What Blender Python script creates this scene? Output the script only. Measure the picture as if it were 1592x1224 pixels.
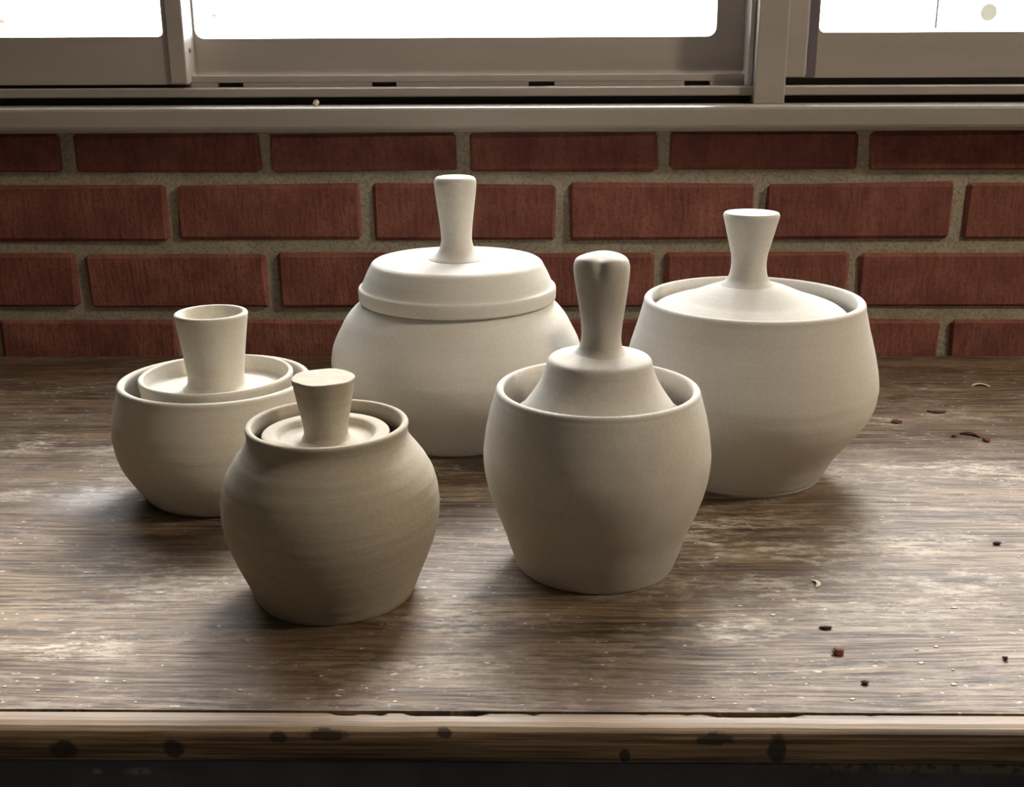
import bpy, bmesh, math, random
from mathutils import Vector, Matrix, noise

random.seed(11)
S = bpy.context.scene
for o in list(bpy.data.objects):
    bpy.data.objects.remove(o)
COL = S.collection
T = 0.85                      # height of the table top above the floor

# ------------------------------------------------------------------ camera
cam_d = bpy.data.cameras.new('camera')
cam_d.sensor_width = 36.0
cam_d.lens = 36.0 * 1748.0 / 1592.0
cam_d.clip_start = 0.02
cam = bpy.data.objects.new('camera', cam_d)
COL.objects.link(cam)
PITCH, ROLL, YAW = 0.297956, -0.0045815, 0.0162894
Fw = Vector((-math.sin(YAW) * math.cos(PITCH), math.cos(YAW) * math.cos(PITCH), -math.sin(PITCH)))
Rt = Vector((math.cos(YAW), math.sin(YAW), 0))
Up = Rt.cross(Fw)
R2 = math.cos(ROLL) * Rt + math.sin(ROLL) * Up
U2 = -math.sin(ROLL) * Rt + math.cos(ROLL) * Up
cam.matrix_world = Matrix(((R2.x, U2.x, -Fw.x, 0), (R2.y, U2.y, -Fw.y, 0),
                           (R2.z, U2.z, -Fw.z, T + 0.312362), (0, 0, 0, 1)))
S.camera = cam

# ------------------------------------------------------------------ light
world = bpy.data.worlds.new('overcast_sky')
S.world = world
world.use_nodes = True
wb = world.node_tree.nodes['Background']
wb.inputs['Color'].default_value = (0.96, 0.97, 1.0, 1)
wb.inputs['Strength'].default_value = 17.0
port_d = bpy.data.lights.new('window_portal', 'AREA')      # guides sky sampling only
port_d.shape = 'RECTANGLE'; port_d.size = 1.70; port_d.size_y = 1.06
port_d.cycles.is_portal = True
port = bpy.data.objects.new('window_portal', port_d)
port.location = (0.13, 1.24, T + 0.80)
port.rotation_euler = (math.radians(-90), 0, 0)
COL.objects.link(port)
sun_d = bpy.data.lights.new('hazy_sun', 'SUN')            # low sun behind thin cloud, through the window
sun_d.energy = 9.0; sun_d.angle = math.radians(20); sun_d.color = (1.0, 0.975, 0.97)
sun = bpy.data.objects.new('hazy_sun', sun_d)
sun.location = (0.6, 4.0, T + 4.0)
sun.rotation_euler = Vector((0.22, 1.0, 1.03)).to_track_quat('Z', 'Y').to_euler()
COL.objects.link(sun)
LAMP_POS = (1.80, 0.20, T + 1.58)
LAMP_STRENGTH = 310.0
LAMP_COLOR = (1.0, 0.875, 0.70, 1)
S.view_settings.view_transform = 'Standard'
S.view_settings.look = 'None'
S.view_settings.exposure = -0.38
S.view_settings.gamma = 1.0
S.view_settings.use_curve_mapping = False

# ------------------------------------------------------------------ node helper
class NT:
    def __init__(self, name):
        self.m = bpy.data.materials.new(name)
        self.m.use_nodes = True
        self.t = self.m.node_tree
        self.bsdf = self.t.nodes['Principled BSDF']
        self.out = self.t.nodes['Material Output']
    def n(self, typ, ins=None, **kw):
        nd = self.t.nodes.new(typ)
        for k, v in kw.items():
            setattr(nd, k, v)
        for k, v in (ins or {}).items():
            self.set(nd.inputs[k], v)
        return nd
    def set(self, sock, v):
        if isinstance(v, bpy.types.NodeSocket):
            self.t.links.new(v, sock)
        elif isinstance(v, (tuple, list)) and sock.type == 'RGBA' and len(v) == 3:
            sock.default_value = (*v, 1)
        else:
            sock.default_value = v
    def coord(self, which='Object'):
        return self.n('ShaderNodeTexCoord').outputs[which]
    def mapv(self, vec, scale=(1, 1, 1), loc=(0, 0, 0)):
        return self.n('ShaderNodeMapping', {'Vector': vec, 'Scale': scale, 'Location': loc}).outputs[0]
    def noise(self, vec, scale=5.0, detail=4.0, rough=0.55, dist=0.0):
        return self.n('ShaderNodeTexNoise', {'Vector': vec, 'Scale': scale, 'Detail': detail,
                                             'Roughness': rough, 'Distortion': dist}).outputs[0]
    def ramp(self, fac, stops):
        r = self.n('ShaderNodeValToRGB', {'Fac': fac})
        el = r.color_ramp.elements
        while len(el) < len(stops):
            el.new(0.5)
        for e, (p, c) in zip(el, stops):
            e.position = p
            if not isinstance(c, (tuple, list)):
                c = (c, c, c)
            e.color = (*c, 1)
        return r.outputs[0]
    def math(self, op, a, b=0.0, c=None, clamp=False):
        nd = self.n('ShaderNodeMath', operation=op, use_clamp=clamp)
        self.set(nd.inputs[0], a); self.set(nd.inputs[1], b)
        if c is not None:
            self.set(nd.inputs[2], c)
        return nd.outputs[0]
    def mix(self, fac, a, b, mode='MIX'):
        nd = self.n('ShaderNodeMix', data_type='RGBA', blend_type=mode)
        self.set(nd.inputs[0], fac); self.set(nd.inputs[6], a); self.set(nd.inputs[7], b)
        return nd.outputs[2]
    def ell(self, vec, c, r, soft=1.0):
        """soft elliptical spot in object space, 1 in the middle, 0 outside"""
        sx, sy, sz = (1.0 / q for q in r)
        v = self.mapv(vec, (sx, sy, sz), (-c[0] * sx, -c[1] * sy, -c[2] * sz))
        ln = self.n('ShaderNodeVectorMath', {0: v}, operation='LENGTH').outputs[1]
        mr = self.n('ShaderNodeMapRange', {'Value': ln, 'From Min': 1.0, 'From Max': 1.0 - soft,
                                           'To Min': 0.0, 'To Max': 1.0})
        mr.interpolation_type = 'SMOOTHSTEP'
        return mr.outputs[0]
    def spots(self, vec, lst):
        acc = None
        for c, r, a in lst:
            e = self.math('MULTIPLY', self.ell(vec, c, r), a)
            acc = e if acc is None else self.math('MAXIMUM', acc, e)
        return acc
    def bump(self, h, strength=0.3, dist=0.001, normal=None):
        ins = {'Height': h, 'Strength': strength, 'Distance': dist}
        if normal is not None:
            ins['Normal'] = normal
        return self.n('ShaderNodeBump', ins).outputs[0]
    def fin(self, color=None, rough=None, normal=None, spec=None, metallic=None):
        b = self.bsdf
        if color is not None: self.set(b.inputs['Base Color'], color)
        if rough is not None: self.set(b.inputs['Roughness'], rough)
        if normal is not None: self.set(b.inputs['Normal'], normal)
        if spec is not None: self.set(b.inputs['Specular IOR Level'], spec)
        if metallic is not None: self.set(b.inputs['Metallic'], metallic)
        return self.m

# ------------------------------------------------------------------ materials
def mat_plain(name, col, rough=0.7, var=0.12, scale=12, bump=0.1, metallic=0.0, spec=0.5):
    t = NT(name); v = t.coord()
    n = t.noise(v, scale, 5)
    lo = tuple(c * (1 - var) for c in col); hi = tuple(min(1, c * (1 + var)) for c in col)
    c = t.ramp(n, [(0.3, lo), (0.7, hi)])
    return t.fin(c, rough, t.bump(t.noise(v, scale * 25, 3), bump, 0.0005), spec, metallic)

def mat_clay(name, col, dark, rings=0.25, ring_scale=160.0, slant=0.0, blotch=0.5, specks=0.0):
    t = NT(name); v = t.coord()
    big = t.noise(v, 14, 4, 0.5)
    fine = t.noise(v, 420, 3, 0.6)
    rv = t.mapv(v, (slant * ring_scale, 0.0, ring_scale))
    ring = t.noise(rv, 1.0, 3, 0.6)
    c = t.mix(t.ramp(big, [(0.35, 0.0), (0.7, blotch)]), col, dark)
    c = t.mix(t.ramp(ring, [(0.40, 0.0), (0.75, rings)]), c, dark)
    c = t.mix(t.ramp(fine, [(0.35, 0.18), (0.6, 0.0)]), c, tuple(q * 0.7 for q in dark))
    if specks:
        s = t.noise(v, 260, 2, 0.5)
        c = t.mix(t.ramp(s, [(0.66, 0.0), (0.72, specks)]), c, tuple(min(1, q * 1.5) for q in col))
    h = t.math('MULTIPLY_ADD', ring, 1.4, t.math('MULTIPLY', fine, 0.35))
    return t.fin(c, 0.92, t.bump(h, 0.22, 0.0009), 0.25)

CLAY_WHITE = mat_clay('dry_white_clay', (0.66, 0.63, 0.57), (0.57, 0.53, 0.47), 0.30, 130)
CLAY_GREY = mat_clay('dry_pale_clay_smoked', (0.62, 0.58, 0.51), (0.44, 0.40, 0.35), 0.15, 60, blotch=0.9)
CLAY_CREAM = mat_clay('dry_cream_clay', (0.59, 0.545, 0.465), (0.49, 0.445, 0.365), 0.3, 140)
CLAY_TAN = mat_clay('damp_tan_clay', (0.42, 0.37, 0.295), (0.33, 0.285, 0.215), 0.55, 210, slant=0.05, specks=0.12)

def mat_wood():
    t = NT('worn_oak_top'); v = t.mapv(t.coord(), (1, 1, 0))
    wob = t.mapv(v, (1, 1, 1))
    dist = t.noise(t.mapv(v, (2.2, 7, 1)), 1.0, 3)
    off = t.n('ShaderNodeCombineXYZ', {'Y': t.math('MULTIPLY', dist, 0.035)}).outputs[0]
    vv = t.n('ShaderNodeVectorMath', {0: wob, 1: off}, operation='ADD').outputs[0]
    g1 = t.noise(t.mapv(vv, (9, 260, 90)), 1.0, 5, 0.7)
    g2 = t.noise(t.mapv(vv, (2.0, 34, 20)), 1.0, 4, 0.6)
    g3 = t.noise(t.mapv(vv, (20, 480, 200)), 1.0, 3, 0.6)
    zone = t.noise(t.mapv(v, (4, 9, 1)), 1.0, 4, 0.6)
    mixg = t.math('ADD', t.math('MULTIPLY', g1, 0.60), t.math('MULTIPLY', g2, 0.40))
    c = t.ramp(mixg, [(0.40, (0.034, 0.019, 0.010)), (0.465, (0.108, 0.066, 0.035)),
                      (0.53, (0.190, 0.125, 0.071)), (0.62, (0.300, 0.212, 0.128))])
    c = t.mix(t.ramp(zone, [(0.36, 0.55), (0.56, 0.0)]), c, (0.105, 0.064, 0.037))
    # open pores: thin dark dashes along the grain
    pore = t.ramp(g3, [(0.52, 0.0), (0.62, 0.85)])
    c = t.mix(pore, c, (0.038, 0.025, 0.018))
    # wall shade and the front jars' shadows put into the colour, redder brown
    var = t.spots(v, [((0.0, 0.33, 0), (1.3, 0.16, 1), 0.75), ((-0.13, -0.29, 0), (0.10, 0.06, 1), 0.5),
                      ((0.06, -0.30, 0), (0.12, 0.05, 1), 0.45)])
    c = t.mix(t.math('MULTIPLY', var, t.ramp(dist, [(0.3, 0.5), (0.7, 1.0)])), c, (0.115, 0.062, 0.030))
    # dried clay dust
    n1 = t.noise(t.mapv(v, (15, 30, 1)), 1.0, 7, 0.72)
    n2 = t.noise(t.mapv(v, (55, 200, 1)), 1.0, 5, 0.75)
    sp = t.spots(v, [((0.120, -0.232, 0), (0.055, 0.050, 1), 1.0), ((0.304, 0.014, 0), (0.17, 0.055, 1), 1.0),
                     ((0.088, -0.205, 0), (0.05, 0.06, 1), 0.9), ((-0.346, -0.030, 0), (0.09, 0.05, 1), 0.9),
                     ((-0.413, 0.075, 0), (0.12, 0.05, 1), 0.9), ((-0.31, 0.06, 0), (0.11, 0.06, 1), 0.8),
                     ((-0.268, -0.255, 0), (0.10, 0.035, 1), 0.85), ((0.125, -0.11, 0), (0.14, 0.09, 1), 0.9),
                     ((0.22, -0.15, 0), (0.20, 0.14, 1), 0.85), ((0.33, 0.14, 0), (0.16, 0.05, 1), 0.8),
                     ((-0.045, -0.25, 0), (0.06, 0.10, 1), 0.7), ((-0.21, -0.17, 0), (0.22, 0.10, 1), 0.5),
                     ((0.20, 0.13, 0), (0.10, 0.05, 1), 0.8)])
    amt = t.math('MAXIMUM', sp, 0.20)
    d = t.math('MULTIPLY', amt, t.ramp(n1, [(0.45, 0.0), (0.57, 1.0)]))
    d2 = t.math('MULTIPLY', d, t.ramp(n2, [(0.44, 0.05), (0.55, 1.0)]))
    c = t.mix(d2, c, (0.60, 0.53, 0.43))
    # thin film of slip rubbed into the wood
    c = t.mix(t.math('MULTIPLY', t.ramp(t.noise(t.mapv(v, (6, 12, 1)), 1.0, 4), [(0.42, 0.0), (0.66, 0.42)]), sp), c, (0.34, 0.27, 0.20))
    # tiny pale flecks
    fl = t.noise(t.mapv(v, (150, 260, 1)), 1.0, 2, 0.5)
    c = t.mix(t.math('MULTIPLY', t.ramp(fl, [(0.67, 0.0), (0.71, 0.85)]), t.ramp(n1, [(0.42, 0.1), (0.6, 1.0)])), c, (0.66, 0.60, 0.52))
    # blue-grey slip smear beside the left jar
    sm = t.spots(v, [((-0.315, -0.045, 0), (0.065, 0.05, 1), 0.55)])
    c = t.mix(t.math('MULTIPLY', sm, t.ramp(n1, [(0.3, 0.3), (0.6, 1.0)])), c, (0.30, 0.29, 0.30))
    rough = t.ramp(g1, [(0.3, 0.62), (0.7, 0.46)])
    rough = t.mix(d2, rough, (0.75, 0.75, 0.75))
    h = t.math('ADD', t.math('MULTIPLY', g1, 0.8), t.math('MULTIPLY', g3, 0.6))
    h = t.math('SUBTRACT', h, t.math('MULTIPLY', pore, 0.5))
    return t.fin(c, rough, t.bump(h, 0.55, 0.0010), 0.33)
WOOD = mat_wood()

def mat_edge():
    t = NT('worn_oak_edge'); v = t.coord()
    g1 = t.noise(t.mapv(v, (10, 420, 420)), 1.0, 5, 0.7)
    g2 = t.noise(t.mapv(v, (4, 110, 130)), 1.0, 4, 0.6)
    m = t.math('ADD', t.math('MULTIPLY', g1, 0.55), t.math('MULTIPLY', g2, 0.45))
    c = t.ramp(m, [(0.40, (0.026, 0.014, 0.007)), (0.49, (0.110, 0.066, 0.033)), (0.60, (0.27, 0.180, 0.100))])
    # upper arris lighter: light from the window put into the colour
    z = t.n('ShaderNodeSeparateXYZ', {0: v}).outputs[2]
    top = t.n('ShaderNodeMapRange', {'Value': t.math('ADD', z, t.math('MULTIPLY', g2, 0.004)), 'From Min': 0.8482, 'From Max': 0.8520}).outputs[0]
    c = t.mix(t.math('MULTIPLY', top, 0.45), c, (0.36, 0.265, 0.18))
    Z = T - 0.008
    st = t.spots(v, [((-0.226, -0.333, Z - 0.004), (0.011, 0.03, 0.008), 0.9), ((-0.172, -0.333, Z - 0.003), (0.008, 0.03, 0.008), 0.9),
                     ((-0.121, -0.333, Z + 0.003), (0.007, 0.03, 0.004), 0.8), ((-0.098, -0.333, Z + 0.004), (0.016, 0.03, 0.004), 0.8),
                     ((-0.041, -0.333, Z + 0.005), (0.007, 0.03, 0.003), 0.9), ((0.046, -0.333, Z - 0.006), (0.004, 0.03, 0.006), 0.95),
                     ((0.089, -0.333, Z + 0.003), (0.016, 0.03, 0.005), 0.7), ((0.119, -0.333, Z - 0.002), (0.007, 0.03, 0.012), 0.95)])
    st = t.ramp(t.math('ADD', st, t.math('MULTIPLY', t.noise(v, 220, 4, 0.65), 0.9)), [(0.62, 0.0), (0.86, 1.0)])
    c = t.mix(t.math('MULTIPLY', st, 0.85), c, (0.016, 0.011, 0.009))
    return t.fin(c, 0.5, t.bump(g1, 0.35, 0.0008), 0.4)
EDGE = mat_edge()

def mat_apron():
    t = NT('dark_slate_paint'); v = t.coord()
    n = t.noise(v, 30, 5)
    c = t.ramp(n, [(0.35, (0.060, 0.066, 0.082)), (0.7, (0.105, 0.112, 0.130))])
    chip = t.math('MULTIPLY', t.ell(v, (0.24, -0.33, 0.8285), (0.16, 0.06, 0.007), 0.6), t.ramp(t.noise(v, 240, 4), [(0.42, 0.0), (0.55, 1.0)]))
    c = t.mix(chip, c, (0.22, 0.20, 0.13))
    s2 = t.math('MAXIMUM', t.ell(v, (-0.213, -0.33, 0.8222), (0.004, 0.05, 0.0025)), t.ell(v, (-0.192, -0.33, 0.8225), (0.010, 0.05, 0.003)))
    c = t.mix(t.math('MULTIPLY', s2, t.ramp(t.noise(v, 300, 3), [(0.35, 0.0), (0.5, 0.8)])), c, (0.34, 0.32, 0.30))
    return t.fin(c, 0.5, t.bump(n, 0.2, 0.001))
APRON = mat_apron()

def mat_brick():
    t = NT('red_wirecut_brick'); v = t.coord()
    info = t.n('ShaderNodeObjectInfo')
    rnd = info.outputs['Random']
    sh = t.n('ShaderNodeCombineXYZ', {'X': t.math('MULTIPLY', rnd, 9.0), 'Y': t.math('MULTIPLY', rnd, 5.0), 'Z': rnd}).outputs[0]
    vv = t.n('ShaderNodeVectorMath', {0: v, 1: sh}, operation='ADD').outputs[0]
    n1 = t.noise(vv, 22, 5, 0.6)
    n2 = t.noise(vv, 260, 4, 0.7)
    wire = t.noise(t.mapv(vv, (230, 60, 38)), 1.0, 4, 0.6)
    c = t.ramp(n1, [(0.30, (0.185, 0.063, 0.050)), (0.52, (0.265, 0.096, 0.071)), (0.72, (0.345, 0.140, 0.100))])
    c = t.mix(t.ramp(rnd, [(0.0, 0.35), (0.7, 0.0)]), c, (0.11, 0.032, 0.030))
    c = t.mix(t.ramp(n2, [(0.34, 0.45), (0.50, 0.0)]), c, (0.080, 0.028, 0.024))
    c = t.mix(t.ramp(n2, [(0.70, 0.0), (0.78, 0.5)]), c, (0.40, 0.22, 0.14))
    c = t.mix(t.ramp(wire, [(0.36, 0.35), (0.52, 0.0)]), c, (0.095, 0.032, 0.026))
    h = t.math('ADD', t.math('MULTIPLY', n2, 0.7), wire)
    return t.fin(c, 0.85, t.bump(h, 0.7, 0.0016), 0.25)
BRICK = mat_brick()

def mat_mortar():
    t = NT('sandy_mortar'); v = t.coord()
    n1 = t.noise(v, 25, 4); n2 = t.noise(v, 380, 4, 0.7)
    c = t.ramp(n1, [(0.3, (0.33, 0.29, 0.215)), (0.7, (0.46, 0.40, 0.305))])
    c = t.mix(t.ramp(n2, [(0.38, 0.55), (0.52, 0.0)]), c, (0.14, 0.12, 0.09))
    return t.fin(c, 0.95, t.bump(n2, 0.7, 0.0015), 0.15)
MORTAR = mat_mortar()

def mat_alu(name, col, rough):
    t = NT(name); v = t.coord()
    n1 = t.noise(t.mapv(v, (3, 20, 20)), 1.0, 5, 0.6)
    n2 = t.noise(v, 150, 4, 0.65)
    c = t.ramp(n1, [(0.3, tuple(q * 0.88 for q in col)), (0.7, tuple(q * 1.1 for q in col))])
    c = t.mix(t.ramp(n2, [(0.66, 0.0), (0.74, 0.5)]), c, tuple(q * 0.5 for q in col))
    return t.fin(c, rough, t.bump(n2, 0.06, 0.0005), 0.5)
ALU = mat_alu('beige_enamelled_frame', (0.38, 0.335, 0.300), 0.34)
SILLM = mat_alu('grey_beige_sill_paint', (0.34, 0.31, 0.265), 0.38)
STILE_SHADE = mat_plain('plum_grey_stile_shade', (0.13, 0.10, 0.115), 0.7)
DARKM = mat_plain('dark_recess_shade_and_screw', (0.085, 0.066, 0.066), 0.8)  # shade of recesses and gaps put into the colour; also the screw

def mat_glass():
    t = NT('window_glass')
    tr = t.n('ShaderNodeBsdfTransparent', {'Color': (0.97, 0.98, 0.98)})
    gl = t.n('ShaderNodeBsdfGlossy', {'Color': (1, 1, 1), 'Roughness': 0.02})
    fr = t.n('ShaderNodeFresnel', {'IOR': 1.3})
    dirt = t.noise(t.coord(), 30, 4)
    f = t.math('MULTIPLY', fr.outputs[0], t.ramp(dirt, [(0.0, 0.7), (1.0, 1.0)]))
    mx = t.n('ShaderNodeMixShader', {0: f, 1: tr.outputs[0], 2: gl.outputs[0]})
    t.t.links.new(mx.outputs[0], t.out.inputs['Surface'])
    return t.m
GLASS = mat_glass()

WALLP = mat_plain('drab_wall_paint', (0.15, 0.135, 0.115), 0.9)
CEILP = mat_plain('grey_ceiling_paint', (0.24, 0.22, 0.19), 0.9)
FLOORP = mat_plain('grey_concrete_floor', (0.12, 0.11, 0.10), 0.8)
LEGM = mat_plain('dark_steel_leg', (0.05, 0.05, 0.055), 0.5)
CRUMB_RED = mat_plain('red_clay_crumb', (0.17, 0.060, 0.035), 0.9, 0.3, 200)
CRUMB_DARK = mat_plain('dark_clay_crumb', (0.050, 0.026, 0.022), 0.9, 0.3, 200)
CRUMB_PALE = mat_plain('pale_clay_crumb', (0.60, 0.53, 0.42), 0.9, 0.2, 200)
def mat_trans(name, col, tr):
    t = NT(name)
    n = t.noise(t.coord(), 300, 3)
    t.fin(t.ramp(n, [(0.3, tuple(q * .9 for q in col)), (0.7, col)]), 0.8)
    tl = t.n('ShaderNodeBsdfTransparent', {'Color': tr})
    ad = t.n('ShaderNodeAddShader', {0: t.bsdf.outputs[0], 1: tl.outputs[0]})
    t.t.links.new(ad.outputs[0], t.out.inputs['Surface'])
    return t.m
STICKER = mat_trans('pale_yellow_sticker', (0.45, 0.44, 0.36), (0.180, 0.178, 0.162))
ORANGE = mat_trans('orange_speck', (0.6, 0.25, 0.12), (0.34, 0.215, 0.18))
PINK = mat_trans('pink_speck', (0.6, 0.4, 0.4), (0.30, 0.215, 0.22))
CABLE = mat_plain('grey_cable', (0.16, 0.16, 0.17), 0.7)

# ------------------------------------------------------------------ mesh helpers
def link(name, me, mat=None, parent=None, loc=None):
    o = bpy.data.objects.new(name, me)
    COL.objects.link(o)
    if mat is not None and me is not None and not me.materials:
        me.materials.append(mat)
    if parent is not None:
        o.parent = parent
    if loc is not None:
        o.location = loc
    return o

def from_bm(name, bm, mat, parent=None, smooth=False, loc=None):
    bmesh.ops.recalc_face_normals(bm, faces=bm.faces)
    me = bpy.data.meshes.new(name)
    bm.to_mesh(me); bm.free()
    if smooth:
        for p in me.polygons:
            p.use_smooth = True
    return link(name, me, mat, parent, loc)

def empty(name, loc=(0, 0, 0)):
    o = bpy.data.objects.new(name, None)
    o.empty_display_size = 0.05
    COL.objects.link(o); o.location = loc
    return o

def tag(o, label=None, cat=None, group=None, kind=None):
    if label: o['label'] = label
    if cat: o['category'] = cat
    if group: o['group'] = group
    if kind: o['kind'] = kind
    return o

def add_box(bm, x0, x1, y0, y1, z0, z1, bevel=0.0, seg=1):
    r = bmesh.ops.create_cube(bm, size=1.0)
    vs = r['verts']
    for v in vs:
        v.co = Vector(((x0 + x1) / 2 + v.co.x * (x1 - x0), (y0 + y1) / 2 + v.co.y * (y1 - y0), (z0 + z1) / 2 + v.co.z * (z1 - z0)))
    if bevel > 0:
        es = list({e for v in vs for e in v.link_edges})
        bmesh.ops.bevel(bm, geom=es, offset=bevel, segments=seg, profile=0.5, affect='EDGES')

def box(name, dims, mat, parent=None, bevel=0.0, seg=1):
    bm = bmesh.new()
    add_box(bm, *dims, bevel=bevel, seg=seg)
    return from_bm(name, bm, mat, parent)

def extrude_x(name, prof, x0, x1, mat, parent=None, cuts=1, jitter=None):
    """closed (y,z) profile extruded along x"""
    bm = bmesh.new()
    rows = []
    for i in range(cuts + 1):
        x = x0 + (x1 - x0) * i / cuts
        row = []
        for k, (y, z) in enumerate(prof):
            dy, dz = jitter(x, k) if jitter else (0, 0)
            row.append(bm.verts.new((x, y + dy, z + dz)))
        rows.append(row)
    n = len(prof)
    for a, b in zip(rows, rows[1:]):
        for k in range(n):
            bm.faces.new((a[k], a[(k + 1) % n], b[(k + 1) % n], b[k]))
    bm.faces.new(rows[0]); bm.faces.new(rows[-1][::-1])
    return from_bm(name, bm, mat, parent)

def catmull(pts, per=6):
    out = []
    P = [pts[0]] + list(pts) + [pts[-1]]
    for i in range(1, len(P) - 2):
        p0, p1, p2, p3 = P[i - 1], P[i], P[i + 1], P[i + 2]
        for s in range(per):
            t = s / per
            out.append(tuple(0.5 * ((2 * b) + (-a + c) * t + (2 * a - 5 * b + 4 * c - d) * t * t + (-a + 3 * b - 3 * c + d) * t ** 3)
                             for a, b, c, d in zip(p0, p1, p2, p3)))
    out.append(tuple(pts[-1]))
    return out

def arc(cx, cz, r, a0, a1, n=8):
    return [(cx + r * math.cos(math.radians(a0 + (a1 - a0) * i / n)), cz + r * math.sin(math.radians(a0 + (a1 - a0) * i / n))) for i in range(n + 1)]

def lathe(name, prof, mat, parent, segs=128, wob=None, loc=(0, 0, 0)):
    """prof: list of (r, z); r==0 makes a pole"""
    bm = bmesh.new()
    rings = []
    for r, z in prof:
        if r < 1e-6:
            rings.append([bm.verts.new((0, 0, z))])
            continue
        ring = []
        for i in range(segs):
            th = 2 * math.pi * i / segs
            rr, zz, dx, dy = r, z, 0, 0
            if wob:
                rr, zz, dx, dy = wob(th, r, z)
            ring.append(bm.verts.new((rr * math.cos(th) + dx, rr * math.sin(th) + dy, zz)))
        rings.append(ring)
    for a, b in zip(rings, rings[1:]):
        for i in range(segs):
            j = (i + 1) % segs
            if len(a) == 1 and len(b) == 1:
                continue
            if len(a) == 1:
                bm.faces.new((a[0], b[i], b[j]))
            elif len(b) == 1:
                bm.faces.new((a[i], a[j], b[0]))
            else:
                bm.faces.new((a[i], a[j], b[j], b[i]))
    return from_bm(name, bm, mat, parent, smooth=True, loc=loc)

def hand(seed, amt=0.0006):
    """hand-thrown wobble"""
    ph = [random.Random(seed + k).uniform(0, 6.28) for k in range(4)]
    def w(th, r, z):
        d = amt * (math.sin(2 * th + ph[0] + z * 9) + 0.5 * math.sin(3 * th + ph[1] - z * 17)) * min(1, r / 0.03)
        d += 0.00005 * math.sin(z * 520 + 0.6 * math.sin(th + ph[2])) * min(1, r / 0.03)
        return r + d, z + 0.25 * amt * math.sin(th + ph[3]), 0, 0
    return w

# ------------------------------------------------------------------ room shell
XL, XR, YF, YB, ZC = -2.3, 2.8, -3.0, 1.159, 2.75
def struct(o):
    o['kind'] = 'structure'; return o
struct(box('floor', (XL - .2, XR + .2, YF - .2, YB + .2, -0.1, 0), FLOORP))
struct(box('ceiling', (XL - .2, XR + .2, YF - .2, YB + .2, ZC, ZC + 0.1), CEILP))
struct(box('wall_left', (XL - .2, XL, YF - .2, YB, 0, ZC), WALLP))
struct(box('wall_right', (XR, XR + .2, YF - .2, YB, 0, ZC), WALLP))
struct(box('wall_front', (XL, XR, YF - .2, YF, 0, ZC), WALLP))

WX0, WX1, WZ0, WZ1 = -0.74, 1.00, T + 0.2325, T + 1.36      # window opening
bm = bmesh.new()
add_box(bm, XL - .2, XR + .2, YB, YB + 0.14, 0, WZ0)
add_box(bm, XL - .2, WX0, YB, YB + 0.14, WZ0, ZC)
add_box(bm, WX1, XR + .2, YB, YB + 0.14, WZ0, ZC)
add_box(bm, WX0, WX1, YB, YB + 0.14, WZ1, ZC)
wall = struct(from_bm('wall_back', bm, MORTAR))

# bricks: running bond, each one its own piece
PER, BH = 0.2013, 0.0572
def brick_mesh(k, L, Hh):
    rnd = random.Random(50 + k)
    bm = bmesh.new()
    add_box(bm, -L / 2, L / 2, -0.0, 0.018, -Hh / 2, Hh / 2)
    bmesh.ops.bevel(bm, geom=list(bm.edges), offset=0.0034, segments=1, profile=0.5, affect='EDGES')
    for v in bm.verts:
        v.co += Vector((rnd.uniform(-1, 1) * .0016, rnd.uniform(-1, 1) * .0008, rnd.uniform(-1, 1) * .0013))
    bmesh.ops.recalc_face_normals(bm, faces=bm.faces)
    me = bpy.data.meshes.new('brick'); bm.to_mesh(me); bm.free()
    me.materials.append(BRICK)
    return me
full = [brick_mesh(k, PER - 0.0125, BH) for k in range(6)]
cut = [brick_mesh(20 + k, PER - 0.0125, 0.0382) for k in range(4)]
rows = [(T + 0.2122, 0.1345, cut), (T + 0.1515, 0.0345, full), (T + 0.0810, 0.1345, full), (T + 0.0100, 0.0345, full)]
for ri, (zc, off, meshes) in enumerate(rows):
    for k in range(-6, 7):
        xj = off + k * PER + PER / 2
        if xj < -1.0 or xj > 1.15:
            continue
        o = link('brick', random.choice(meshes), None, wall,
                 (xj + random.uniform(-.0012, .0012), 1.154 + random.uniform(-.0008, .0010), zc + random.uniform(-.0006, .0006)))
        o.rotation_euler = (0, random.uniform(-.006, .006), random.uniform(-.003, .003))

# ------------------------------------------------------------------ window
win = struct(empty('window_1', (0, 0, 0)))
Zs = lambda z: T + z
extrude_x('window_sill', [(1.158, Zs(.2335)), (1.134, Zs(.2333)), (1.1275, Zs(.2347)), (1.1255, Zs(.2377)), (1.1245, Zs(.2402)),
                          (1.1250, Zs(.2548)), (1.1260, Zs(.2571)), (1.1285, Zs(.2581)), (1.23, Zs(.2592)), (1.23, Zs(.2335))],
          WX0, WX1, SILLM, win)
# bottom track: recess with shade put into its colour, a lip above it, running the full width
box('track_recess', (WX0, WX1, 1.190, 1.23, Zs(.2590), Zs(.2700)), DARKM, win)
extrude_x('track_lip', [(1.166, Zs(.2662)), (1.165, Zs(.2672)), (1.165, Zs(.2742)), (1.1665, Zs(.2756)), (1.23, Zs(.2756)), (1.23, Zs(.2700)), (1.192, Zs(.2700)), (1.190, Zs(.2662))],
          WX0, WX1, ALU, win)
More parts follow.
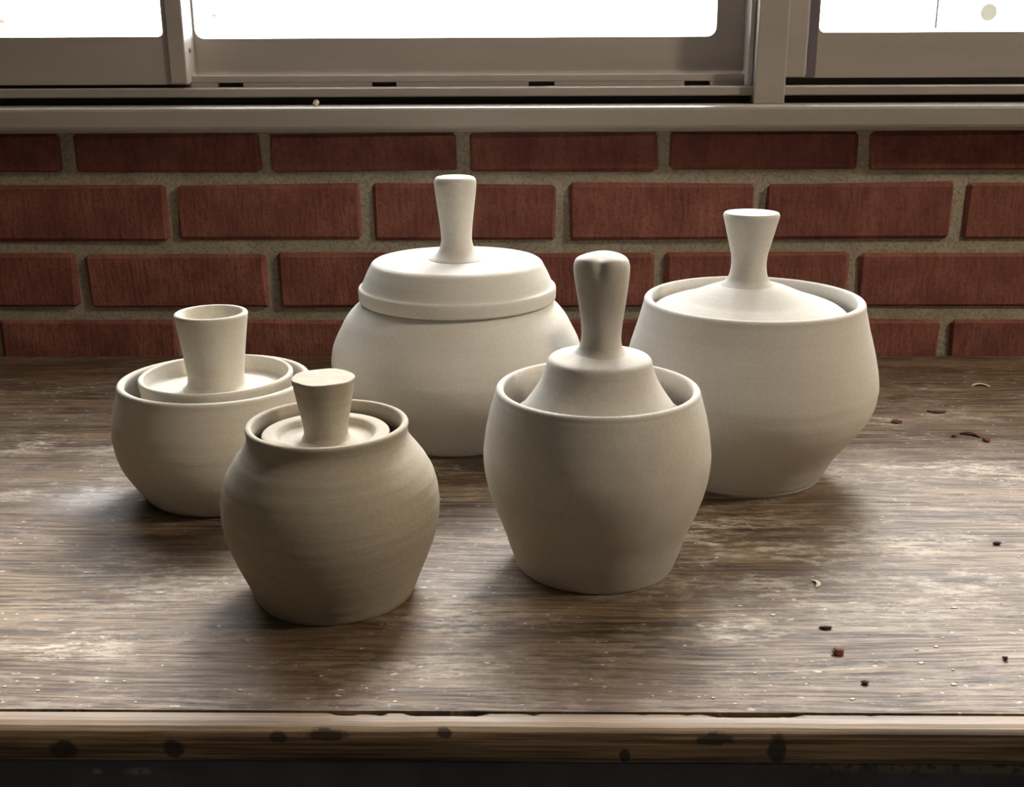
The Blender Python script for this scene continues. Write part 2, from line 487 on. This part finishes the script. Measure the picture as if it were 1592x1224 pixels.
# channel with weep slots in front of the middle sash
bm = bmesh.new()
add_box(bm, -.3435, .2165, 1.180, 1.196, Zs(.2800), Zs(.2870), 0.0006)
xs = [-.3435, -.3172, -.2909, -.16, -.135, -.0009, .0252, .1563, .1822, .2165]
for a, b in zip(xs[0::2], xs[1::2]):
    add_box(bm, a, b, 1.180, 1.196, Zs(.2757), Zs(.2801))
chan = from_bm('weep_channel', bm, ALU, win)
for a, b in zip(xs[1:-1:2], xs[2:-1:2]):
    box('weep_slot', (a - .001, b + .001, 1.1895, 1.195, Zs(.2757), Zs(.2802)), DARKM, chan)

def sash(x0, x1, z0, z1, ix0, ix1, iz0, iz1, y0, y1, rad, mat, parent):
    """frame with rounded glass corners and a pane in it"""
    k = 6
    inner, outer = [], []
    for (cx, cz, a0, ox, oz) in ((ix1 - rad, iz1 - rad, 0, x1, z1), (ix0 + rad, iz1 - rad, 90, x0, z1),
                                 (ix0 + rad, iz0 + rad, 180, x0, z0), (ix1 - rad, iz0 + rad, 270, x1, z0)):
        for i in range(k + 1):
            a = math.radians(a0 + 90 * i / k)
            inner.append((cx + rad * math.cos(a), cz + rad * math.sin(a))); outer.append((ox, oz))
    bm = bmesh.new()
    n = len(inner)
    iF = [bm.verts.new((x, y0, z)) for x, z in inner]; iB = [bm.verts.new((x, y1, z)) for x, z in inner]
    oc = {}
    def ov(p, y):
        q = (p[0], y, p[1])
        if q not in oc: oc[q] = bm.verts.new(q)
        return oc[q]
    for i in range(n):
        j = (i + 1) % n
        for I, y in ((iF, y0), (iB, y1)):
            a, b = ov(outer[i], y), ov(outer[j], y)
            bm.faces.new((I[i], I[j], b, a) if a != b else (I[i], I[j], a))
        bm.faces.new((iF[i], iF[j], iB[j], iB[i]))
        if outer[i] != outer[j]:
            bm.faces.new((ov(outer[i], y0), ov(outer[j], y0), ov(outer[j], y1), ov(outer[i], y1)))
    f = from_bm('sash', bm, mat, parent)
    ym = (y0 + y1) / 2
    box('pane', (ix0 - .003, ix1 + .003, ym - .0015, ym + .0015, iz0 - .003, iz1 + .003), GLASS, f)
    return f
ZT = T + 1.335
s_mid = sash(-.375, .2200, Zs(.2866), ZT, -.3415, .1892, Zs(.3231), ZT - .035, 1.200, 1.222, .009, ALU, win)
s_left = sash(-.725, -.3435, Zs(.2790), ZT, -.690, -.3640, Zs(.3250), ZT - .035, 1.1675, 1.1905, .006, ALU, win)
st = box('stile', (-.3600, -.3430, 1.1645, 1.198, Zs(.2800), ZT), ALU, s_left, 0.0012, 2)
bm = bmesh.new()
bmesh.ops.create_cone(bm, cap_ends=True, segments=16, radius1=.0026, radius2=.0022, depth=.0012)
bmesh.ops.rotate(bm, verts=bm.verts, matrix=Matrix.Rotation(math.radians(90), 3, 'Y'))
bmesh.ops.translate(bm, verts=bm.verts, vec=(-.3426, 1.181, Zs(.3120)))
from_bm('screw', bm, DARKM, s_left)
box('track_riser', (WX0 + .014, -.3435, 1.176, 1.200, Zs(.2756), Zs(.2812)), DARKM, win)  # closes the gap under the sash; its dark colour stands in for shade
box('track_riser', (.2535, WX1 - .014, 1.196, 1.222, Zs(.2756), Zs(.2840)), DARKM, win)
s_right = sash(.2790, .985, Zs(.2825), ZT, .2890, .950, Zs(.3262), ZT - .035, 1.1840, 1.212, .006, ALU, win)
box('shade_strip', (.2796, .2880, 1.1832, 1.1850, Zs(.2835), ZT - .001), STILE_SHADE, s_right)  # dark strip added in place of the shade along the stile edge
box('mullion', (.2230, .2530, 1.156, 1.228, Zs(.2580), ZT), ALU, win, 0.0014, 2)
box('mullion_bead', (.2172, .2226, 1.168, 1.225, Zs(.2750), ZT), ALU, win, 0.0014, 2)
box('jamb_strip', (.2570, .2772, 1.1800, 1.225, Zs(.2830), ZT), ALU, win, 0.0012, 2)
box('jamb', (WX0, WX0 + .014, 1.150, 1.23, Zs(.2590), WZ1), ALU, win)
box('jamb', (WX1 - .014, WX1, 1.150, 1.23, Zs(.2590), WZ1), ALU, win)
box('head', (WX0 + .014, WX1 - .014, 1.150, 1.23, ZT, WZ1), ALU, win)

# spots seen against the panes
def disc(name, c, r, mat, ry=1.0, th=.0006):
    bm = bmesh.new()
    bmesh.ops.create_cone(bm, cap_ends=True, segments=28, radius1=r, radius2=r * .97, depth=th)
    bmesh.ops.rotate(bm, verts=bm.verts, matrix=Matrix.Rotation(math.radians(90), 3, 'X'))
    for v in bm.verts: v.co.z *= ry
    return from_bm(name, bm, mat, None, loc=c)
tag(disc('sticker', (.4600, 1.1958, Zs(.3448)), .0083, STICKER), 'round pale yellow sticker on the right window pane', 'sticker')
bm = bmesh.new()
bmesh.ops.create_cone(bm, cap_ends=True, segments=10, radius1=.0013, radius2=.0013, depth=.98)
cb = from_bm('hanging_cable', bm, CABLE, None, smooth=True, loc=(.4150, 1.2155, Zs(.3303) + .49))
tag(cb, 'thin dark cord hanging behind the right window pane', 'cord')
tag(disc('orange_fleck', (-.5300, 1.1768, Zs(.3405)), .0045, ORANGE, .45), 'small orange fleck on the left window pane', 'fleck')
tag(disc('pink_fleck', (-.3225, 1.2088, Zs(.3455)), .0030, PINK, .5), 'tiny pink fleck on the middle window pane', 'fleck')

# ------------------------------------------------------------------ table
table = empty('work_table', (0, 0.80, 0))
tag(table, 'worn oak work table with clay dust under the window', 'table')
TX0, TX1 = -.86, 1.0
bm = bmesh.new()
add_box(bm, TX0, TX1, .4835 - .80, 1.1525 - .80, T - .020, T)
from_bm('table_top', bm, WOOD, table)
prof = [(.4828, -.0205), (.4828, -.0012), (.4818, -.0004), (.4785, .0002), (.4745, -.0001), (.4715, -.0010), (.4692, -.0026),
        (.4679, -.0048), (.4673, -.0080), (.4672, -.0150), (.4676, -.0178), (.4690, -.0187), (.4715, -.0189), (.4715, -.0205)]
def ragged(x, k):
    n1 = noise.noise(Vector((x * 38, 3.1, 0))); n2 = noise.noise(Vector((x * 9, 7.7, 0))); n3 = noise.noise(Vector((x * 160, 1.3, 0)))
    if k in (1, 2):     # chipped arris along the joint
        d = max(0, n1 * .6 + .9 * n2 + .5 * n3 - .28) * .0040
        return -d * (1 if k == 2 else .6), -d * .9
    if k in (3, 4):
        return 0, .0003 * n1
    return .0004 * n2, .0003 * n1
extrude_x('edge_strip', [(y - .80, T + z) for y, z in prof], TX0, TX1, EDGE, table, cuts=520, jitter=ragged)
ap = box('apron', (TX0 + .02, TX1 - .02, (.4722 - .80), .4870 - .80, T - .12, T - .0207), APRON, table, .001)
for x in (TX0 + .03, TX1 - .08):
    for y in (.489, 1.08):
        box('leg', (x, x + .05, y - .80, y - .75, 0, T - .0202), LEGM, table, .003)

# ------------------------------------------------------------------ jars
def jar(name, X, Y, label, group='lidded jars on the table'):
    e = empty(name, (X, Y, T))
    tag(e, label, 'jar', group)
    return e

def shell(outer, rim_r, rim_z, th, floor=.006):
    """outer profile from base to just under the rim, rounded lip, then the inside"""
    o = catmull(outer, 6)
    hw = th / 2
    lip = arc(rim_r - hw, rim_z - hw, hw, 0, 180, 10)
    inner = [(max(.004, r - th), z) for r, z in o[::-1] if z > floor + .004 and z < rim_z - th]
    return [(0, 0), (outer[0][0] * .97, 0)] + o + lip + inner + [(inner[-1][0] * .8, floor), (0, floor)]

# --- large shouldered jar, back centre
j = jar('shouldered_jar', -.0604, .910, 'widest white clay jar with overhanging flat lid, back middle')
body = [(.0655, 0), (.0680, .003), (.0755, .014), (.0845, .027), (.0935, .039), (.1000, .050), (.1036, .062), (.1034, .070), (.1010, .080), (.0962, .090),
        (.0905, .1005), (.0840, .1085), (.0775, .1135), (.0735, .1160)]
lathe('body', shell(body, .0735, .1185, .006), CLAY_WHITE, j, wob=hand(1))
lid = [(0, .1285), (.066, .1285), (.0700, .1190), (.0745, .1155), (.0785, .1152)] + arc(.0785, .1172, .0022, -80, 0, 4) + \
      catmull([(.0807, .1190), (.0808, .1235), (.0802, .1262), (.0784, .1275), (.0770, .1300), (.0738, .1370), (.0712, .1420), (.0694, .1452), (.0672, .1469), (.0640, .1475), (.045, .1478), (.022, .1480)], 4) + [(0, .1480)]
L = lathe('lid', lid, CLAY_WHITE, j, wob=hand(2, .0004), loc=(.0012, 0, 0))
knob = catmull([(.0238, .1474), (.0226, .1490), (.0180, .1520), (.0146, .1560), (.0128, .1615), (.0125, .1660), (.0130, .1740), (.0142, .1850), (.0156, .1960), (.0167, .2060), (.0168, .2100), (.0160, .2130), (.0135, .2146), (.008, .2150)], 6) + [(0, .2150)]
lathe('knob', [(0, .1474)] + knob, CLAY_WHITE, L, 64, wob=lambda th, r, z: (r * (1 + .004 * math.sin(2 * th + z * 40)), z, -.006 * (z - .1474), 0))

# --- open bowl jar with domed inset lid, back right
j = jar('bowl_jar', .1646, .8147, 'round white clay jar with inset domed lid and waisted knob')
body = [(.0560, 0), (.0580, .0025), (.0588, .0045), (.0600, .0062), (.0634, .0130), (.0680, .0215), (.0740, .0305), (.0814, .0402), (.0880, .0500), (.0925, .0600), (.0942, .0700), (.0942, .0770),
        (.0929, .0855), (.0907, .0955), (.0880, .1055), (.0850, .1155), (.0826, .1245), (.0810, .1310), (.0806, .1335)]
lathe('body', shell(body, .0806, .1367, .0062), CLAY_WHITE, j, wob=hand(5))
lid = [(0, .1160), (.066, .1160), (.0700, .1200)] + arc(.0705, .1235, .0025, -60, 70, 6) + \
      catmull([(.0705, .1268), (.0660, .1298), (.0590, .1326), (.0520, .1348), (.0470, .1362), (.0415, .1385), (.0360, .1408), (.0290, .1436), (.0225, .1456), (.0180, .1464)], 6) + [(0, .1468)]
L = lathe('lid', lid, CLAY_WHITE, j, wob=hand(6, .0004), loc=(-.0032, 0, 0))
knob = catmull([(.0215, .1450), (.0182, .1472), (.0152, .1500), (.0136, .1540), (.0128, .1590), (.0127, .1635), (.0133, .1690), (.0149, .1755), (.0167, .1825), (.0184, .1895), (.0197, .1945), (.0201, .1965), (.0195, .1982), (.0180, .1988), (.010, .1985)], 6) + [(0, .1984)]
lathe('knob', [(0, .1450)] + knob, CLAY_WHITE, L, 64, loc=(-.0014, 0, 0))

# --- barrel jar with tall conical lid, front right
def near(p):      # this jar stands a few millimetres nearer than first measured
    return [(r * (1 - .0065 * min(1.0, z / .028)), z + .0021 * (1 - z / .3124) * min(1.0, z / .028)) for r, z in p]
j = jar('barrel_jar', .0413, .6560, 'barrel shaped clay jar with sunken conical lid and tall folded knob')
body = [(.0484, 0), (.0497, .0012), (.0526, .0085), (.0555, .0165), (.0586, .0250), (.0626, .0350), (.0661, .0450), (.0688, .0550), (.0703, .0650), (.0706, .0720), (.0699, .0800),
        (.0684, .0900), (.0661, .1000), (.0640, .1075), (.0630, .1105)]
lathe('body', near(shell(body, .0627, .1143, .0048)), CLAY_GREY, j, wob=hand(9, .0004))
lid = [(0, .0930), (.048, .0930), (.0520, .0950)] + catmull([(.0522, .0972), (.0488, .0995), (.0445, .1050), (.0410, .1098), (.0378, .1150), (.0352, .1200), (.0334, .1250), (.0326, .1285), (.0317, .1312), (.0300, .1328), (.0270, .1337), (.0210, .1348), (.0150, .1362), (.0125, .1385)], 6) + [(0, .1385)]
L = lathe('lid', near(lid), CLAY_GREY, j, wob=hand(10, .0003), loc=(.0010, 0, 0))
def folded(th, r, z):
    dth = (th - math.radians(262) + math.pi) % (2 * math.pi) - math.pi
    k = max(0, min(1, (z - .181) / .012))
    g = math.exp(-(dth / .22) ** 2) * k
    rr = r * (1 - .13 * g) + .0004 * math.sin(3 * th + z * 90)
    zz = z - .0018 * math.exp(-(dth / .38) ** 2) * k * min(1, r / .010) + .0007 * math.cos(dth * 2) * k
    return rr, zz, .0006, 0
knob = catmull([(.0190, .1345), (.0154, .1365), (.0130, .1395), (.0121, .1440), (.0121, .1490), (.0127, .1560), (.0136, .1630), (.0148, .1710), (.0159, .1790), (.0166, .1850), (.0167, .1893), (.0161, .1922), (.0146, .1942), (.0112, .1953), (.0060, .1955)], 8) + [(0, .1954)]
lathe('knob', near([(0, .1345)] + knob), CLAY_GREY, L, 96, wob=folded)

# --- squat jar with dished lid and hollow cup knob, back left
j = jar('squat_jar', -.2258, .7717, 'squat cream clay jar with dished lid and hollow cup knob, leftmost')
body = [(.0500, 0), (.0535, .0025), (.0592, .0100), (.0640, .0180), (.0685, .0260), (.0716, .0350), (.0732, .0450), (.0735, .0510), (.0727, .0600), (.0709, .0680), (.0688, .0760), (.0674, .0815)]
lathe('body', shell(body, .0669, .0875, .0054), CLAY_CREAM, j, wob=hand(14, .0007))
lid = [(0, .0690), (.046, .0690), (.0512, .0735)] + catmull([(.0522, .0780), (.0532, .0850), (.0537, .0885)], 4) + arc(.0519, .0890, .0018, 0, 180, 8) + \
      catmull([(.0501, .0886), (.0495, .0850), (.0489, .0815), (.0478, .0799), (.0450, .0793), (.0380, .0792), (.0300, .0796), (.0250, .0802), (.0210, .0808)], 5) + [(0, .0812)]
L = lathe('lid', lid, CLAY_CREAM, j, wob=hand(15, .0004), loc=(.0010, 0, 0))
knob = catmull([(.0248, .0798), (.0228, .0812), (.0206, .0838), (.0198, .0890), (.0203, .0950), (.0215, .1050), (.0228, .1150), (.0242, .1250), (.0252, .1320)], 5) + \
       arc(.0235, .1336, .0021, 10, 170, 8) + catmull([(.0208, .1325), (.0190, .1260), (.0168, .1180), (.0140, .1110), (.0100, .1075)], 5) + [(0, .1065)]
lathe('knob', [(0, .0798)] + knob, CLAY_CREAM, L, 80)

# --- small round tan jar, front left
j = jar('globe_jar', -.1169, .6138, 'small darker tan round jar with short solid knob, nearest the table edge')
body = [(.0456, 0), (.0467, .0012), (.0493, .0075), (.0524, .0155), (.0563, .0250), (.0598, .0350), (.0621, .0440), (.0631, .0520), (.0631, .0590), (.0622, .0670), (.0602, .0745), (.0573, .0805),
        (.0535, .0865), (.0500, .0912), (.0472, .0952), (.0460, .0985), (.0458, .1010), (.0461, .1035)]
def tanwob(th, r, z):
    d = .0004 * math.sin(2 * th + 1.1) + .00022 * math.sin(3 * th)
    ph = (z - .0035 * math.sin(th + .6)) / .0085
    tri = abs((ph % 1.0) - .5)
    if z < .09: d += .00035 * (0.5 - tri) * (1 if r > .04 else 0)
    return r + d, z, 0, 0
lathe('body', shell(body, .0464, .1068, .0040), CLAY_TAN, j, wob=tanwob)
lid = [(0, .0900), (.033, .0900), (.0362, .0950)] + arc(.0350, .0996, .0015, -30, 90, 6) + \
      catmull([(.0345, .1013), (.0310, .1012), (.0288, .1006), (.0274, .0990), (.0258, .0968), (.0225, .0958), (.0190, .0960), (.0165, .0968), (.0140, .0974)], 5) + [(0, .0978)]
L = lathe('lid', lid, CLAY_TAN, j, wob=hand(21, .0003), loc=(-.0008, 0, 0))
knob = catmull([(.0160, .0962), (.0142, .0974), (.0130, .0995), (.0127, .1025), (.0134, .1080), (.0147, .1150), (.0160, .1220), (.0173, .1295), (.0179, .1322), (.0179, .1332), (.0173, .1337), (.0150, .1338), (.008, .1338)], 6) + [(0, .1338)]
lathe('knob', [(0, .0962)] + knob, CLAY_TAN, L, 72, wob=lambda th, r, z: (r * (1 + .003 * math.sin(5 * th + 2) + .004 * math.sin(9 * th)), z + .0002 * math.sin(5 * th + 1) * max(0, min(1, (z - .12) / .012)) * min(1, r / .015), 0, 0))

# ------------------------------------------------------------------ crumbs and shavings
def crumb(name, x, y, r, mat, label, cat='crumb', flat=.6, stretch=(1, 1), seed=0, z=T):
    bm = bmesh.new()
    bmesh.ops.create_icosphere(bm, subdivisions=2, radius=r)
    for v in bm.verts:
        n = noise.noise(v.co / r * 1.3 + Vector((seed * 3.7, seed, 0)))
        v.co *= 1 + .45 * n
        v.co = Vector((v.co.x * stretch[0], v.co.y * stretch[1], v.co.z * flat))
    lo = min(v.co.z for v in bm.verts)
    for v in bm.verts: v.co.z -= lo
    return tag(from_bm(name, bm, mat, None, loc=(x, y, z)), label, cat)

def shaving(name, x, y, R, a0, a1, w, th, mat, label, rot=0.0, lift=.3):
    """curled ribbon lying on the table"""
    bm = bmesh.new(); n = 14; rows = []
    for i in range(n + 1):
        t = i / n; a = math.radians(a0 + (a1 - a0) * t)
        ww = w * (0.35 + 0.65 * math.sin(math.pi * min(1, max(.06, t)))) ; up = lift * R * math.sin(math.pi * t) * .6
        c, s = math.cos(a), math.sin(a)
        rows.append([bm.verts.new(((R - ww / 2) * c, (R - ww / 2) * s, up)), bm.verts.new(((R + ww / 2) * c, (R + ww / 2) * s, up * .5)),
                     bm.verts.new(((R + ww / 2) * c, (R + ww / 2) * s, up * .5 + th)), bm.verts.new(((R - ww / 2) * c, (R - ww / 2) * s, up + th))])
    for p, q in zip(rows, rows[1:]):
        for k in range(4):
            bm.faces.new((p[k], p[(k + 1) % 4], q[(k + 1) % 4], q[k]))
    bm.faces.new(rows[0][::-1]); bm.faces.new(rows[-1])
    o = from_bm(name, bm, mat, None, smooth=True, loc=(x, y, T))
    o.rotation_euler = (0, 0, rot)
    return tag(o, label, 'clay shaving')

shaving('clay_shaving', .432, 1.036, .0085, 10, 150, .005, .0008, CRUMB_PALE, 'pale curled clay shaving on the table near the brick wall')
shaving('clay_shaving', .364, .966, .0085, 200, 340, .003, .0010, CRUMB_RED, 'thin red-brown clay curl below the pale shaving')
shaving('clay_shaving', .366, .892, .0090, 30, 140, .004, .0012, CRUMB_RED, 'rusty clay curl amid crumbs on the right of the table', rot=-.5)
crumb('clay_crumb', .318, .930, .0032, CRUMB_RED, 'flat brown crumb just right of the bowl jar', stretch=(1.6, .8), flat=.5, seed=1)
crumb('clay_crumb', .378, .884, .0030, CRUMB_RED, 'rusty crumb at the right end of the rusty curl', stretch=(1.0, 1.5), seed=2)
crumb('clay_crumb', .355, .894, .0020, CRUMB_RED, 'small rusty crumb at the left end of the rusty curl', seed=3)
crumb('clay_crumb', .166, .540, .0027, CRUMB_RED, 'dark red crumb near the front edge, right of the barrel jar', stretch=(1.2, 1), seed=4)
crumb('clay_crumb', .253, .534, .0017, CRUMB_DARK, 'dark round crumb near the right front of the table', seed=5)
crumb('clay_crumb', .166, .567, .0022, CRUMB_DARK, 'dark flat sliver behind the dark red crumb', stretch=(1.7, .6), flat=.4, seed=6)
crumb('clay_crumb', .172, .510, .0016, CRUMB_DARK, 'small dark crumb closest to the front edge on the right', stretch=(1.3, 1), seed=7)
crumb('clay_crumb', .306, .680, .0018, CRUMB_DARK, 'tiny dark crumb at the far right, level with the barrel jar', stretch=(1.4, .8), seed=8)
shaving('clay_shaving', .1700, .622, .0055, -60, 60, .0028, .0005, CRUMB_PALE, 'small pale clay sliver in the dust right of the barrel jar')
crumb('plaster_bit', -.2115, 1.1470, .0030, CRUMB_PALE, 'small white bit lying on the window sill', 'fragment', flat=1.0, seed=9, z=T + .2584)
for k, (x, y, r, lab) in enumerate([(-.281, .752, .0026, 'biggest white dried clay drop left of the squat jar'), (-.2665, .760, .0028, 'white dried clay drop closest to the squat jar'),
                                    (-.284, .766, .0020, 'pale dried drop behind the biggest white drop'), (-.270, .772, .0019, 'pale dried drop farthest back in the smear beside the squat jar')]):
    crumb('clay_drop', x, y, r, CRUMB_PALE, lab, 'clay drop', flat=.18, stretch=(1.2, 1), seed=20 + k)

# loose flakes of dry clay strewn over the table: nobody could count them
bm = bmesh.new()
jars_xy = [(-.0604, .910, .08), (.1646, .8147, .07), (.0416, .6607, .06), (-.2258, .7717, .06), (-.1171, .6148, .055)]
rf = random.Random(5)
cnt = 0
while cnt < 260:
    x = rf.uniform(-.50, .52); y = rf.uniform(.49, 1.0)
    if any((x - a) ** 2 + (y - b) ** 2 < (c + .004) ** 2 for a, b, c in jars_xy):
        continue
    if noise.noise(Vector((x * 7, y * 9, 2))) + (.25 if x > .08 else 0.05) < rf.uniform(-.3, .7):
        continue
    r = rf.choice([.0004, .0006, .0007, .0010]) * rf.uniform(.7, 1.2)
    n = rf.randint(4, 6); a0 = rf.uniform(0, 6.28)
    ring = [(x + r * rf.uniform(.6, 1.3) * 1.5 * math.cos(a0 + 6.283 * i / n), y + r * rf.uniform(.6, 1.2) * math.sin(a0 + 6.283 * i / n)) for i in range(n)]
    h = rf.uniform(.0002, .0005)
    b = [bm.verts.new((q[0], q[1], T + .00005)) for q in ring]; tpv = [bm.verts.new((q[0], q[1], T + h)) for q in ring]
    bm.faces.new(tpv)
    for i in range(n):
        bm.faces.new((b[i], b[(i + 1) % n], tpv[(i + 1) % n], tpv[i]))
    cnt += 1
fl = from_bm('clay_flakes', bm, CRUMB_PALE)
tag(fl, 'tiny pale flakes of dry clay strewn over the table', 'clay flakes', kind='stuff')

# ------------------------------------------------------------------ room lamp (right, behind the viewer's shoulder)
lamp = empty('pendant_lamp', LAMP_POS)
tag(lamp, 'round warm pendant lamp hanging from the ceiling at right', 'lamp')
t = NT('warm_lamp_glow')
em = t.n('ShaderNodeEmission', {'Color': LAMP_COLOR, 'Strength': LAMP_STRENGTH})
t.t.links.new(em.outputs[0], t.out.inputs['Surface'])
lathe('globe', [(0, -.10)] + arc(0, 0, .10, -85, 75, 16) + [(.026, .0966), (0, .0966)], t.m, lamp, 32)
lathe('fitting', [(0, .0975), (.035, .0975), (.035, .14), (.006, .155), (.006, ZC - LAMP_POS[2]), (0, ZC - LAMP_POS[2])], LEGM, lamp, 20)
